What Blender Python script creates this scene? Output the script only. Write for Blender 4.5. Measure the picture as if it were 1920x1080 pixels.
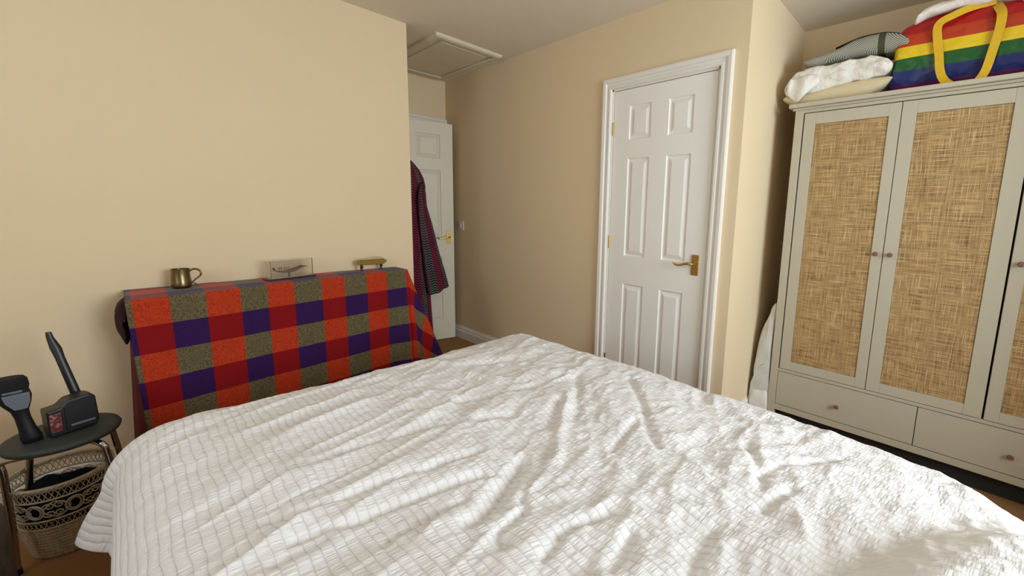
import bpy, math, random
import numpy as np
from mathutils import Matrix, Vector

for o in list(bpy.data.objects):
    bpy.data.objects.remove(o)
random.seed(7)
PI = math.pi
C = bpy.context.scene.collection
sc = bpy.context.scene

# ------------------------------------------------------------------ camera
CAMZ = 1.262
cam = bpy.data.cameras.new('camera')
cam.sensor_fit = 'HORIZONTAL'
cam.sensor_width = 36.0
cam.lens = 773.636 / 1920 * 36
cam.shift_x = -93.187 / 1920
cam.shift_y = -36.40 / 1920
cam.clip_start = 0.02
camo = bpy.data.objects.new('camera', cam)
C.objects.link(camo)
_W = [[0.68575269, -0.08938822, 0.72232471],
      [-0.72752248, -0.11324634, 0.67667297],
      [0.02131403, -0.98953778, -0.14269092]]
camo.matrix_world = Matrix(((_W[0][0], -_W[0][1], -_W[0][2], 0),
                            (_W[1][0], -_W[1][1], -_W[1][2], 0),
                            (_W[2][0], -_W[2][1], -_W[2][2], CAMZ),
                            (0, 0, 0, 1)))
sc.camera = camo

# ------------------------------------------------------------------ light
world = bpy.data.worlds.new('world')
sc.world = world
world.use_nodes = True
bg = world.node_tree.nodes['Background']
bg.inputs[0].default_value = (0.80, 0.90, 1.0, 1)
bg.inputs[1].default_value = 2.0
WX0, WX1, WZ0, WZ1, WY = 0.55, 1.95, 0.92, 2.15, -1.70
al = bpy.data.lights.new('window_daylight', 'AREA')
al.shape = 'RECTANGLE'
al.size = WX1 - WX0 - 0.1
al.size_y = WZ1 - WZ0 - 0.1
al.energy = 66
al.color = (0.78, 0.90, 1.0)
alo = bpy.data.objects.new('window_daylight', al)
C.objects.link(alo)
alo.location = ((WX0 + WX1) / 2, WY - 0.06, (WZ0 + WZ1) / 2)
alo.rotation_euler = (PI / 2 + 0.0, 0, 0)
alo.rotation_euler = Vector((0, 1, -0.12)).to_track_quat('-Z', 'Z').to_euler()
# frontal fill light added behind an invented window in the near wall
VY0, VY1 = 0.70, 1.70
al2 = bpy.data.lights.new('side_fill_light', 'AREA')
al2.shape = 'RECTANGLE'
al2.size = VY1 - VY0 - 0.1
al2.size_y = 1.0
al2.energy = 10
al2.color = (0.86, 0.93, 1.0)
al2o = bpy.data.objects.new('side_fill_light', al2)
C.objects.link(al2o)
al2o.location = (-1.56, (VY0 + VY1) / 2, 1.6)
al2o.rotation_euler = Vector((1, 0.12, -0.05)).to_track_quat('-Z', 'Z').to_euler()
sc.view_settings.view_transform = 'Standard'
sc.view_settings.look = 'None'
sc.view_settings.gamma = 1
sc.view_settings.use_curve_mapping = False
sc.view_settings.exposure = 0.08
try:
    sc.cycles.max_bounces = 10
    sc.cycles.diffuse_bounces = 6
except Exception:
    pass

# ------------------------------------------------------------------ noise
def _hash(ix, iy, seed):
    h = (ix.astype(np.int64) * 374761393 + iy.astype(np.int64) * 668265263 + seed * 974634777) & 0x7fffffff
    h = ((h ^ (h >> 13)) * 1274126177) & 0x7fffffff
    return ((h ^ (h >> 16)) & 0xffff) / 65535.0

def vnoise(x, y, seed=0):
    x = np.asarray(x, float); y = np.asarray(y, float)
    ix = np.floor(x); iy = np.floor(y)
    fx = x - ix; fy = y - iy
    fx = fx * fx * fx * (fx * (fx * 6 - 15) + 10)
    fy = fy * fy * fy * (fy * (fy * 6 - 15) + 10)
    a = _hash(ix, iy, seed); b = _hash(ix + 1, iy, seed)
    c = _hash(ix, iy + 1, seed); d = _hash(ix + 1, iy + 1, seed)
    return (a + (b - a) * fx) * (1 - fy) + (c + (d - c) * fx) * fy - 0.5

def fbm(x, y, seed=0, octv=4, gain=0.5):
    s = 0; a = 1.0
    for k in range(octv):
        s = s + a * vnoise(x * 2 ** k + 13.7 * k, y * 2 ** k - 7.1 * k, seed + k)
        a *= gain
    return s

def ridged(x, y, seed=0, octv=3):
    s = 0; a = 1.0
    for k in range(octv):
        s = s + a * (1 - np.abs(2 * vnoise(x * 2 ** k + 5.3 * k, y * 2 ** k + 1.7 * k, seed + k)) * 2)
        a *= 0.5
    return s

# ------------------------------------------------------------------ mesh helpers
class MB:
    def __init__(s):
        s.v = []; s.f = []; s.uv = None
    def add(s, vs, fs, M=None):
        n = len(s.v)
        for p in vs:
            p = Vector(p)
            if M is not None: p = M @ p
            s.v.append(tuple(p))
        s.f += [tuple(i + n for i in f) for f in fs]
        return s
    def box(s, a, b, M=None):
        x0, y0, z0 = a; x1, y1, z1 = b
        if x0 > x1: x0, x1 = x1, x0
        if y0 > y1: y0, y1 = y1, y0
        if z0 > z1: z0, z1 = z1, z0
        vs = [(x0, y0, z0), (x1, y0, z0), (x1, y1, z0), (x0, y1, z0), (x0, y0, z1), (x1, y0, z1), (x1, y1, z1), (x0, y1, z1)]
        fs = [(0, 3, 2, 1), (4, 5, 6, 7), (0, 1, 5, 4), (1, 2, 6, 5), (2, 3, 7, 6), (3, 0, 4, 7)]
        return s.add(vs, fs, M)
    def tube(s, pts, r, n=12, M=None, caps=True, closed=False):
        pts = [Vector(p) for p in pts]
        N = len(pts)
        rr = r if isinstance(r, (list, tuple)) else [r] * N
        vs = []; fs = []
        up = None
        for i, p in enumerate(pts):
            if closed:
                d = pts[(i + 1) % N] - pts[i - 1]
            else:
                d = pts[min(i + 1, N - 1)] - pts[max(i - 1, 0)]
            d.normalize()
            if up is None:
                up = Vector((0, 0, 1)) if abs(d.z) < 0.9 else Vector((1, 0, 0))
            a = d.cross(up); a.normalize()
            b = a.cross(d); b.normalize(); up = b
            for k in range(n):
                t = 2 * PI * k / n
                vs.append(p + (a * math.cos(t) + b * math.sin(t)) * rr[i])
        L = N if closed else N - 1
        for i in range(L):
            j = (i + 1) % N
            for k in range(n):
                k2 = (k + 1) % n
                fs.append((i * n + k, i * n + k2, j * n + k2, j * n + k))
        if caps and not closed:
            fs.append(tuple(range(n))[::-1]); fs.append(tuple((N - 1) * n + k for k in range(n)))
        return s.add(vs, fs, M)
    def lathe(s, prof, n=32, M=None, close=True):
        vs = []; fs = []
        N = len(prof)
        for (r, z) in prof:
            for k in range(n):
                t = 2 * PI * k / n
                vs.append((r * math.cos(t), r * math.sin(t), z))
        for i in range(N - 1):
            for k in range(n):
                k2 = (k + 1) % n
                fs.append((i * n + k, i * n + k2, (i + 1) * n + k2, (i + 1) * n + k))
        if close:
            fs.append(tuple(range(n))[::-1]); fs.append(tuple((N - 1) * n + k for k in range(n)))
        return s.add(vs, fs, M)
    def prism(s, poly, axis, a, b, M=None):
        # poly 2d points; axis 0/1/2 extrude axis
        n = len(poly)
        def mk(p, t):
            if axis == 0: return (t, p[0], p[1])
            if axis == 1: return (p[0], t, p[1])
            return (p[0], p[1], t)
        vs = [mk(p, a) for p in poly] + [mk(p, b) for p in poly]
        fs = [tuple(range(n))[::-1], tuple(range(n, 2 * n))]
        for i in range(n):
            j = (i + 1) % n
            fs.append((i, j, n + j, n + i))
        return s.add(vs, fs, M)
    def grid(s, P, closed_u=False, M=None):
        # P array (nu, nv, 3)
        nu, nv = P.shape[:2]
        vs = [tuple(p) for p in P.reshape(-1, 3)]
        fs = []
        for i in range(nu if closed_u else nu - 1):
            i2 = (i + 1) % nu
            for j in range(nv - 1):
                fs.append((i * nv + j, i2 * nv + j, i2 * nv + j + 1, i * nv + j + 1))
        return s.add(vs, fs, M)
    def build(s, name, m, parent=None, smooth=False, bevel=0, seg=2, sub=0, solid=0, autos=None):
        me = bpy.data.meshes.new(name)
        me.from_pydata(s.v, [], s.f)
        me.update()
        me.polygons.foreach_set('use_smooth', [False] * len(me.polygons))
        o = bpy.data.objects.new(name, me)
        C.objects.link(o)
        finish(o, m, parent, smooth, bevel, seg, sub, solid, autos)
        return o

def recalc(me):
    import bmesh
    bm = bmesh.new(); bm.from_mesh(me)
    bmesh.ops.recalc_face_normals(bm, faces=bm.faces)
    bm.to_mesh(me); bm.free()

def finish(o, m, parent=None, smooth=False, bevel=0, seg=2, sub=0, solid=0, autos=None):
    me = o.data
    if len(me.polygons) < 60000: recalc(me)
    me.materials.append(m)
    if smooth or autos:
        me.polygons.foreach_set('use_smooth', [True] * len(me.polygons))
    if autos:
        me.set_sharp_from_angle(angle=math.radians(autos))
    if solid:
        md = o.modifiers.new('solid', 'SOLIDIFY'); md.thickness = solid; md.offset = 0
    if bevel:
        md = o.modifiers.new('bev', 'BEVEL'); md.width = bevel; md.segments = seg; md.limit_method = 'ANGLE'; md.angle_limit = math.radians(35)
        me.polygons.foreach_set('use_smooth', [True] * len(me.polygons))
        md.harden_normals = True
    if sub:
        md = o.modifiers.new('sub', 'SUBSURF'); md.levels = sub; md.render_levels = sub
    if parent is not None:
        o.parent = parent
        o.matrix_parent_inverse = Matrix.Identity(4)

def npmesh(name, P, m, parent=None, uv=None, closed_u=False, smooth=True, solid=0):
    nu, nv = P.shape[:2]
    me = bpy.data.meshes.new(name)
    ii, jj = np.meshgrid(np.arange(nu if closed_u else nu - 1), np.arange(nv - 1), indexing='ij')
    i2 = (ii + 1) % nu
    F = np.stack([ii * nv + jj, i2 * nv + jj, i2 * nv + jj + 1, ii * nv + jj + 1], -1).reshape(-1, 4)
    nf = len(F)
    me.vertices.add(nu * nv)
    me.vertices.foreach_set('co', P.reshape(-1).astype(np.float32))
    me.loops.add(nf * 4)
    me.loops.foreach_set('vertex_index', F.reshape(-1).astype(np.int32))
    me.polygons.add(nf)
    me.polygons.foreach_set('loop_start', np.arange(0, nf * 4, 4, dtype=np.int32))
    me.polygons.foreach_set('loop_total', np.full(nf, 4, dtype=np.int32))
    me.update(calc_edges=True)
    if uv is not None:
        l = me.uv_layers.new(name='UVMap')
        U = uv.reshape(-1, 2)[F.reshape(-1)]
        if closed_u:
            pass
        l.data.foreach_set('uv', U.reshape(-1).astype(np.float32))
    o = bpy.data.objects.new(name, me)
    C.objects.link(o)
    me.materials.append(m)
    me.polygons.foreach_set('use_smooth', [bool(smooth)] * nf)
    if solid:
        md = o.modifiers.new('solid', 'SOLIDIFY'); md.thickness = solid; md.offset = -1
    if parent is not None: o.parent = parent
    return o

def tag(o, label, cat, group=None):
    o['label'] = label; o['category'] = cat
    if group: o['group'] = group
    return o

def struct(o):
    o['kind'] = 'structure'
    return o

def thing(name, label, cat, loc=(0, 0, 0), rotz=0, group=None):
    o = bpy.data.objects.new(name, None); C.objects.link(o)
    o.location = loc; o.rotation_euler = (0, 0, rotz)
    o.empty_display_size = 0.1
    return tag(o, label, cat, group)

def shift(mb, d):
    mb.v = [(p[0] - d[0], p[1] - d[1], p[2] - d[2]) for p in mb.v]
    return mb

def catmull(pts, n=8, closed=True):
    pts = [np.array(p, float) for p in pts]
    N = len(pts); out = []
    rng = range(N) if closed else range(N - 1)
    for i in rng:
        if closed:
            p0, p1, p2, p3 = pts[i - 1], pts[i], pts[(i + 1) % N], pts[(i + 2) % N]
        else:
            p0, p1, p2, p3 = pts[max(i - 1, 0)], pts[i], pts[i + 1], pts[min(i + 2, N - 1)]
        for k in range(n):
            t = k / n
            out.append(0.5 * ((2 * p1) + (-p0 + p2) * t + (2 * p0 - 5 * p1 + 4 * p2 - p3) * t * t + (-p0 + 3 * p1 - 3 * p2 + p3) * t ** 3))
    if not closed: out.append(pts[-1])
    return np.array(out)

# ------------------------------------------------------------------ materials
def lin(c):
    return tuple(((x / 255) / 12.92 if x / 255 <= 0.04045 else ((x / 255 + 0.055) / 1.055) ** 2.4) for x in c)

class NT:
    def __init__(s, name):
        s.m = bpy.data.materials.new(name); s.m.use_nodes = True
        s.t = s.m.node_tree; s.b = s.t.nodes['Principled BSDF']
    def n(s, typ, **kw):
        nd = s.t.nodes.new(typ)
        for k, v in kw.items():
            if k.startswith('i_'):
                nd.inputs[k[2:].replace('_', ' ')].default_value = v
            else: setattr(nd, k, v)
        return nd
    def l(s, a, b): s.t.links.new(a, b)
    def val(s, v, sock):
        if isinstance(v, bpy.types.NodeSocket): s.l(v, sock)
        else: sock.default_value = v
    def math(s, op, a, b=0.0, c=None, clamp=False):
        nd = s.t.nodes.new('ShaderNodeMath'); nd.operation = op; nd.use_clamp = clamp
        s.val(a, nd.inputs[0]); s.val(b, nd.inputs[1])
        if c is not None: s.val(c, nd.inputs[2])
        return nd.outputs[0]
    def mix(s, fac, a, b):
        nd = s.t.nodes.new('ShaderNodeMix'); nd.data_type = 'RGBA'
        s.val(fac, nd.inputs[0])
        for v, k in ((a, 6), (b, 7)):
            if isinstance(v, bpy.types.NodeSocket): s.l(v, nd.inputs[k])
            else: nd.inputs[k].default_value = (v[0], v[1], v[2], 1)
        return nd.outputs[2]
    def noise(s, vec, scale, detail=3, rough=0.5, out=0):
        nd = s.t.nodes.new('ShaderNodeTexNoise')
        nd.inputs['Scale'].default_value = scale; nd.inputs['Detail'].default_value = detail
        nd.inputs['Roughness'].default_value = rough
        if vec is not None: s.l(vec, nd.inputs['Vector'])
        return nd.outputs[out]
    def mapping(s, vec, scale=(1, 1, 1), loc=(0, 0, 0), rot=(0, 0, 0)):
        nd = s.t.nodes.new('ShaderNodeMapping'); s.l(vec, nd.inputs[0])
        nd.inputs['Scale'].default_value = scale; nd.inputs['Location'].default_value = loc; nd.inputs['Rotation'].default_value = rot
        return nd.outputs[0]
    def coord(s, k='Object'):
        return s.t.nodes.new('ShaderNodeTexCoord').outputs[k]
    def sep(s, v):
        nd = s.t.nodes.new('ShaderNodeSeparateXYZ'); s.l(v, nd.inputs[0]); return nd.outputs
    def comb(s, x, y, z=0.0):
        nd = s.t.nodes.new('ShaderNodeCombineXYZ'); s.val(x, nd.inputs[0]); s.val(y, nd.inputs[1]); s.val(z, nd.inputs[2]); return nd.outputs[0]
    def bump(s, h, dist, strength=1.0):
        nd = s.t.nodes.new('ShaderNodeBump'); s.l(h, nd.inputs['Height'])
        nd.inputs['Distance'].default_value = dist; nd.inputs['Strength'].default_value = strength
        s.l(nd.outputs[0], s.b.inputs['Normal'])
    def base(s, c, rough=0.5, metal=0, spec=0.5):
        if isinstance(c, bpy.types.NodeSocket): s.l(c, s.b.inputs['Base Color'])
        else: s.b.inputs['Base Color'].default_value = (c[0], c[1], c[2], 1)
        s.b.inputs['Roughness'].default_value = rough
        s.b.inputs['Metallic'].default_value = metal
        s.b.inputs['Specular IOR Level'].default_value = spec
        return s

def simple(name, c, rough=0.5, metal=0, spec=0.5, var=0.06, scale=6, bump=0, bscale=60):
    t = NT(name)
    co = t.coord()
    nz = t.noise(co, scale, 4)
    c2 = tuple(x * (1 - var * 2) for x in c)
    c3 = tuple(min(1, x * (1 + var)) for x in c)
    t.base(t.mix(nz, c2, c3), rough, metal, spec)
    if bump:
        t.bump(t.noise(co, bscale, 4, 0.6), bump)
    return t.m

WALL = simple('wall_paint', (0.735, 0.592, 0.39), 0.75, spec=0.25, var=0.015, scale=2.5, bump=0.0006, bscale=180)
CEIL = simple('ceiling_paint', (0.74, 0.67, 0.55), 0.85, spec=0.2, var=0.02, scale=3, bump=0.0008, bscale=90)
GLOSS = simple('white_gloss_paint', (0.80, 0.77, 0.71), 0.32, spec=0.45, var=0.015, scale=3, bump=0.00015, bscale=120)
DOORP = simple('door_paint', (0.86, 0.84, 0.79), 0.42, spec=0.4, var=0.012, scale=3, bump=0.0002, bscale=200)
HATCHM = simple('hatch_paint', (0.66, 0.60, 0.46), 0.55, spec=0.3, var=0.03)
WARD = simple('wardrobe_paint', (0.46, 0.415, 0.315), 0.45, spec=0.35, var=0.015, scale=2)
DARKGAP = simple('gap_shade', (0.02, 0.018, 0.015), 0.9)  # flat near-black that stands in for shade in the wardrobe's gaps
BRASS = simple('polished_brass', (0.62, 0.43, 0.13), 0.22, metal=1, var=0.05)
PEWTER = simple('aged_metal', (0.26, 0.20, 0.10), 0.30, metal=1, var=0.25, scale=25)
CHROME = simple('chrome_tube', (0.50, 0.52, 0.56), 0.16, metal=1, var=0.02)
BLACKP = simple('black_plastic', (0.010, 0.010, 0.012), 0.38, var=0.1)
GREYP = simple('grey_plastic', (0.13, 0.15, 0.18), 0.4, var=0.1)
SEATM = simple('black_seat', (0.026, 0.032, 0.028), 0.6, var=0.1, scale=80, bump=0.0003, bscale=500)
KNOBW = simple('brown_knob', (0.20, 0.09, 0.05), 0.5, var=0.2, scale=60)
WOODD = simple('dark_wood', (0.07, 0.018, 0.016), 0.3, var=0.2)
MODELB = simple('boat_metal', (0.23, 0.15, 0.115), 0.42, metal=0.6, var=0.2, scale=60)
GOLD = simple('gold_metal', (0.42, 0.28, 0.05), 0.3, metal=0.9, var=0.1)
ROOFM = simple('pale_metal', (0.60, 0.52, 0.36), 0.3, metal=0.5, var=0.1)
BED = simple('bed_base_fabric', (0.35, 0.32, 0.28), 0.9)
MATT = simple('mattress_fabric', (0.75, 0.73, 0.70), 0.9)
PLUG = simple('switch_plastic', (0.70, 0.66, 0.58), 0.35, var=0.01)
SHEET = simple('white_cotton', (0.78, 0.75, 0.69), 0.85, spec=0.2, var=0.03, scale=12, bump=0.010, bscale=26)
CREAM = simple('cream_fleece', (0.66, 0.56, 0.36), 0.95, spec=0.1, var=0.05, scale=30, bump=0.0012, bscale=220)
WHITEK = simple('white_knit', (0.80, 0.74, 0.68), 0.9, spec=0.1, var=0.05, scale=30, bump=0.002, bscale=150)
CREAMW = simple('white_filling', (0.78, 0.77, 0.72), 0.8, spec=0.2, bump=0.002, bscale=30)
BLACKC = simple('black_cloth', (0.008, 0.008, 0.010), 0.95, spec=0.1)
WICKER = simple('white_wicker', (0.50, 0.42, 0.29), 0.65, spec=0.3, var=0.15, scale=50, bump=0.001, bscale=300)
UPHOL = simple('brown_upholstery', (0.12, 0.095, 0.07), 0.9, spec=0.1, var=0.4, scale=18)

def carpet():
    t = NT('carpet')
    co = t.coord()
    n1 = t.noise(co, 3, 3); n2 = t.noise(co, 260, 2)
    c = t.mix(n2, lin((128, 88, 54)), lin((190, 146, 102)))
    c = t.mix(t.math('MULTIPLY', n1, 0.35), c, lin((150, 108, 70)))
    t.base(c, 0.95, spec=0.1)
    t.bump(t.noise(co, 320, 3, 0.7), 0.004)
    return t.m
CARPET = carpet()

def rattan():
    t = NT('woven_cane')
    co = t.coord()
    v = t.mapping(co, (1, 1, 1))
    s = t.sep(v)
    y, z = s[1], s[2]
    # long horizontal fibres (vary along z) and vertical fibres (vary along y)
    hn = t.noise(t.comb(0.0, t.math('MULTIPLY', y, 9.0), t.math('MULTIPLY', z, 330.0)), 1.0, 2, 0.6)
    vn = t.noise(t.comb(3.0, t.math('MULTIPLY', y, 330.0), t.math('MULTIPLY', z, 9.0)), 1.0, 2, 0.6)
    hb = t.noise(t.comb(7.0, t.math('MULTIPLY', y, 5.0), t.math('MULTIPLY', z, 110.0)), 1.0, 3, 0.6)
    vb = t.noise(t.comb(9.0, t.math('MULTIPLY', y, 110.0), t.math('MULTIPLY', z, 4.0)), 1.0, 3, 0.6)
    hl = t.math('GREATER_THAN', hn, 0.585); vl = t.math('GREATER_THAN', vn, 0.60)
    tone = t.math('ADD', t.math('ADD', t.math('MULTIPLY', hb, 0.9), t.math('MULTIPLY', vb, 0.7)), t.math('MULTIPLY', t.math('ADD', hn, vn), 0.8))
    tone = t.math('MULTIPLY', t.math('SUBTRACT', tone, 1.12), 1.9, clamp=True)
    c = t.mix(tone, lin((70, 50, 22)), lin((166, 134, 88)))
    c = t.mix(t.math('MULTIPLY', hl, 0.45), c, lin((222, 190, 138)))
    c = t.mix(t.math('MULTIPLY', vl, 0.45), c, lin((222, 192, 142)))
    t.base(c, 0.6, spec=0.3)
    t.bump(t.math('ADD', hn, vn), 0.0012)
    return t.m
RATTAN = rattan()

def duvetmat():
    t = NT('quilted_cotton')
    uv = t.coord('UV')
    s = t.sep(uv)
    cell = 0.0215
    wob = t.noise(uv, 9, 2)
    u = t.math('ADD', t.math('DIVIDE', s[0], cell), t.math('MULTIPLY', wob, 0.9))
    fu = t.math('FRACT', u); cu = t.math('FLOOR', u)
    bu = t.math('POWER', t.math('SINE', t.math('MULTIPLY', fu, PI)), 0.6)
    vv = t.math('ADD', t.math('MULTIPLY', s[1], 150.0), t.math('MULTIPLY', u, 0.5))
    pk = t.noise(t.comb(t.math('MULTIPLY', cu, 3.7), vv, 0.0), 1.0, 2, 0.5)
    fv = t.math('FRACT', t.math('DIVIDE', s[1], cell * 1.1))
    bv = t.math('POWER', t.math('SINE', t.math('MULTIPLY', fv, PI)), 0.5)
    plain_d = t.math('SUBTRACT', t.math('MULTIPLY', t.math('ADD', t.math('MULTIPLY', t.math('SUBTRACT', s[0], 0.79), 0.395), t.math('MULTIPLY', t.math('SUBTRACT', s[1], 0.12), 0.918)), -1.0), 0.085)
    plain = t.math('MULTIPLY', t.math('MULTIPLY', plain_d, plain_d), -220.0)
    keep = t.math('SUBTRACT', 1.0, t.math('MULTIPLY', t.math('EXPONENT', plain), 0.92))
    h = t.math('ADD', t.math('MULTIPLY', bu, 0.28), t.math('ADD', t.math('MULTIPLY', t.math('MULTIPLY', pk, bu), 2.6), t.math('MULTIPLY', bv, 0.22)))
    cr = t.noise(uv, 60, 3, 0.6)
    h = t.math('ADD', t.math('MULTIPLY', h, keep), t.math('MULTIPLY', cr, 1.0))
    c = t.mix(bu, (0.74, 0.725, 0.73), (0.77, 0.755, 0.76))
    t.base(c, 0.8, spec=0.25)
    t.b.inputs['Sheen Weight'].default_value = 0.15
    t.bump(h, 0.0017, 1.0)
    return t.m
DUVET = duvetmat()

def plaid():
    t = NT('checked_blanket')
    uv = t.coord('UV')
    s = t.sep(uv)
    u, v = s[0], s[1]
    # u,v are counted in cells; even columns warm, even rows light
    fu = t.math('FRACT', t.math('MULTIPLY', u, 0.5)); fv = t.math('FRACT', t.math('MULTIPLY', v, 0.5))
    cool = t.math('GREATER_THAN', fu, 0.5); low = t.math('GREATER_THAN', fv, 0.5)
    lu = t.math('SUBTRACT', t.math('FRACT', u), 0.5); lv = t.math('SUBTRACT', t.math('FRACT', v), 0.5)
    nz = t.noise(t.comb(t.math('MULTIPLY', u, 2.6), t.math('MULTIPLY', v, 3.4)), 1.0, 2, 0.5)
    rad = t.math('SQRT', t.math('ADD', t.math('MULTIPLY', lu, lu), t.math('MULTIPLY', t.math('MULTIPLY', lv, lv), 0.8)))
    ang = t.math('ARCTAN2', lv, lu)
    w1 = t.math('SINE', t.math('ADD', t.math('MULTIPLY', rad, 46), t.math('MULTIPLY', nz, 34)))
    w2 = t.math('SINE', t.math('ADD', t.math('MULTIPLY', ang, 20), t.math('MULTIPLY', nz, 30)))
    dam = t.math('GREATER_THAN', t.math('ADD', w1, t.math('MULTIPLY', w2, 0.9)), 0.30)
    weave = t.noise(t.comb(t.math('MULTIPLY', u, 60), t.math('MULTIPLY', v, 60)), 1.0, 2)
    orange = t.mix(t.math('MULTIPLY', dam, 0.50), lin((190, 58, 20)), lin((130, 32, 10)))
    olive = t.mix(t.math('MULTIPLY', dam, 0.55), lin((108, 98, 68)), lin((48, 45, 28)))
    red = t.mix(t.math('MULTIPLY', dam, 0.14), lin((136, 2, 8)), lin((100, 0, 8)))
    purple = t.mix(t.math('MULTIPLY', dam, 0.28), lin((46, 14, 78)), lin((22, 6, 44)))
    A = t.mix(cool, orange, olive); B = t.mix(cool, red, purple)
    c = t.mix(low, A, B)
    c = t.mix(t.math('MULTIPLY', weave, 0.25), c, lin((60, 20, 20)))
    t.base(c, 0.82, spec=0.2)
    t.b.inputs['Sheen Weight'].default_value = 0.12
    t.b.inputs['Sheen Roughness'].default_value = 0.4
    t.bump(t.math('ADD', weave, t.math('MULTIPLY', dam, 0.3)), 0.0006)
    return t.m
PLAID = plaid()

def robemat():
    t = NT('zigzag_knit')
    uv = t.coord('UV')
    s = t.sep(uv)
    u, v = s[0], s[1]    # metres around, metres down
    col = t.math('MULTIPLY', u, 19.0)
    cf = t.math('FRACT', t.math('ADD', col, 0.0))
    grey = t.math('GREATER_THAN', t.math('FRACT', t.math('MULTIPLY', col, 0.5)), 0.5)
    z = t.math('PINGPONG', t.math('MULTIPLY', u, 38.0), 0.5)
    w = t.math('FRACT', t.math('ADD', t.math('MULTIPLY', v, 46.0), t.math('MULTIPLY', z, 1.4)))
    dark = t.math('GREATER_THAN', w, 0.52)
    n = t.noise(uv, 9, 2)
    pink = t.mix(n, lin((160, 64, 78)), lin((112, 46, 72)))
    teal = t.mix(n, lin((128, 132, 122)), lin((76, 88, 92)))
    a = t.mix(grey, pink, teal)
    b = t.mix(grey, lin((46, 12, 34)), lin((16, 18, 26)))
    c = t.mix(dark, a, b)
    t.base(c, 0.95, spec=0.1)
    t.bump(w, 0.0015)
    return t.m
ROBE = robemat()

def herring():
    t = NT('grey_herringbone')
    co = t.coord()
    s = t.sep(co)
    y = t.math('ADD', s[1], t.math('MULTIPLY', s[0], 0.5)); z = s[2]
    zz = t.math('PINGPONG', t.math('MULTIPLY', y, 6.0), 0.5)
    w = t.math('FRACT', t.math('ADD', t.math('MULTIPLY', z, 120.0), t.math('MULTIPLY', zz, 18.0)))
    d = t.math('GREATER_THAN', w, 0.5)
    band = t.math('LESS_THAN', t.math('ABSOLUTE', t.math('SUBTRACT', s[1], 0.355)), 0.014)
    c = t.mix(d, lin((186, 184, 168)), lin((84, 88, 80)))
    c = t.mix(band, c, lin((72, 76, 52)))
    t.base(c, 0.9, spec=0.15)
    t.bump(t.noise(co, 60, 3), 0.001)
    return t.m
HERR = herring()

def rainbow():
    t = NT('rainbow_stripes')
    co = t.coord()
    z = t.sep(co)[2]
    def band(z0): return t.math('GREATER_THAN', z, z0)
    c = t.mix(band(0.035), lin((84, 8, 70)), lin((8, 28, 92)))
    c = t.mix(band(0.095), c, lin((6, 80, 24)))
    c = t.mix(band(0.150), c, lin((218, 184, 20)))
    c = t.mix(band(0.203), c, lin((176, 52, 14)))
    c = t.mix(band(0.258), c, lin((168, 8, 10)))
    t.base(c, 0.35, spec=0.5)
    t.bump(t.noise(co, 8, 2, 0.5), 0.03)
    return t.m
RAINBOW = rainbow()
YELLOW = simple('yellow_webbing', lin((214, 172, 22)), 0.5, var=0.1, scale=50, bump=0.0005, bscale=400)

def glassy():
    t = NT('clear_acrylic')
    t.base((0.95, 0.95, 0.93), 0.03)
    t.b.inputs['Transmission Weight'].default_value = 1.0
    t.b.inputs['IOR'].default_value = 1.2
    return t.m
ACRYL = glassy()
def plasticbag():
    t = NT('translucent_plastic')
    co = t.coord()
    t.base(t.mix(t.noise(co, 12, 4), (0.55, 0.55, 0.50), (0.80, 0.80, 0.77)), 0.35, spec=0.5)
    t.b.inputs['Transmission Weight'].default_value = 0.15
    t.bump(t.noise(co, 16, 3, 0.5), 0.004)
    return t.m
PBAG = plasticbag()
def labelm():
    t = NT('pink_label')
    co = t.coord()
    t.base(t.mix(t.math('GREATER_THAN', t.noise(co, 90, 2), 0.52), lin((96, 24, 34)), lin((140, 100, 92))), 0.4)
    return t.m
LABELM = labelm()

# ------------------------------------------------------------------ room shell
XD, YL, XA, ZC = 2.184, 2.68, 3.10, 2.412
YH = 3.586; YS = 0.82; XL = 1.36; XB = -1.5
struct(MB().box((XB - .1, WY - .15, -.1), (XA + .1, 4.8, 0)).build('floor', CARPET))
struct(MB().box((XB - .1, WY - .15, ZC), (XA + .1, 4.8, ZC + .1)).build('ceiling', CEIL))
struct(MB().box((XB, YL, 0), (XL, YL + .1, ZC)).box((XL - .1, YL + .1, 0), (XL, YH, ZC)).build('wall_left', WALL))
DY0, DY1, DZ = 0.945, 1.648, 2.012
w = MB()
w.box((XD, YS, 0), (XD + .1, DY0, ZC)).box((XD, DY1, 0), (XD + .1, 4.7, ZC)).box((XD, DY0, DZ), (XD + .1, DY1, ZC))
struct(w.build('wall_right', WALL))
struct(MB().box((XD + .1, YS, 0), (XA, YS + .1, ZC)).build('wall_alcove_side', WALL))
struct(MB().box((XA, WY, 0), (XA + .1, YS + .1, ZC)).build('wall_alcove_back', WALL))
HX0, HX1, HZ = 1.42, 2.136, 2.012
w = MB()
w.box((XL - .1, YH, 0), (HX0, YH + .1, ZC)).box((HX1, YH, 0), (XD, YH + .1, ZC)).box((HX0, YH, HZ), (HX1, YH + .1, ZC))
struct(w.build('wall_back', WALL))
struct(MB().box((XL - .2, 4.7, 0), (XD + .1, 4.8, ZC)).box((XL - .2, YH + .1, 0), (XL - .1, 4.7, ZC)).build('wall_hallway', WALL))
w = MB()
w.box((XB, WY - .12, 0), (WX0, WY, ZC)).box((WX1, WY - .12, 0), (XA + .1, WY, ZC))
w.box((WX0, WY - .12, 0), (WX1, WY, WZ0)).box((WX0, WY - .12, WZ1), (WX1, WY, ZC))
struct(w.build('wall_window', WALL))
w = MB()
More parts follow.
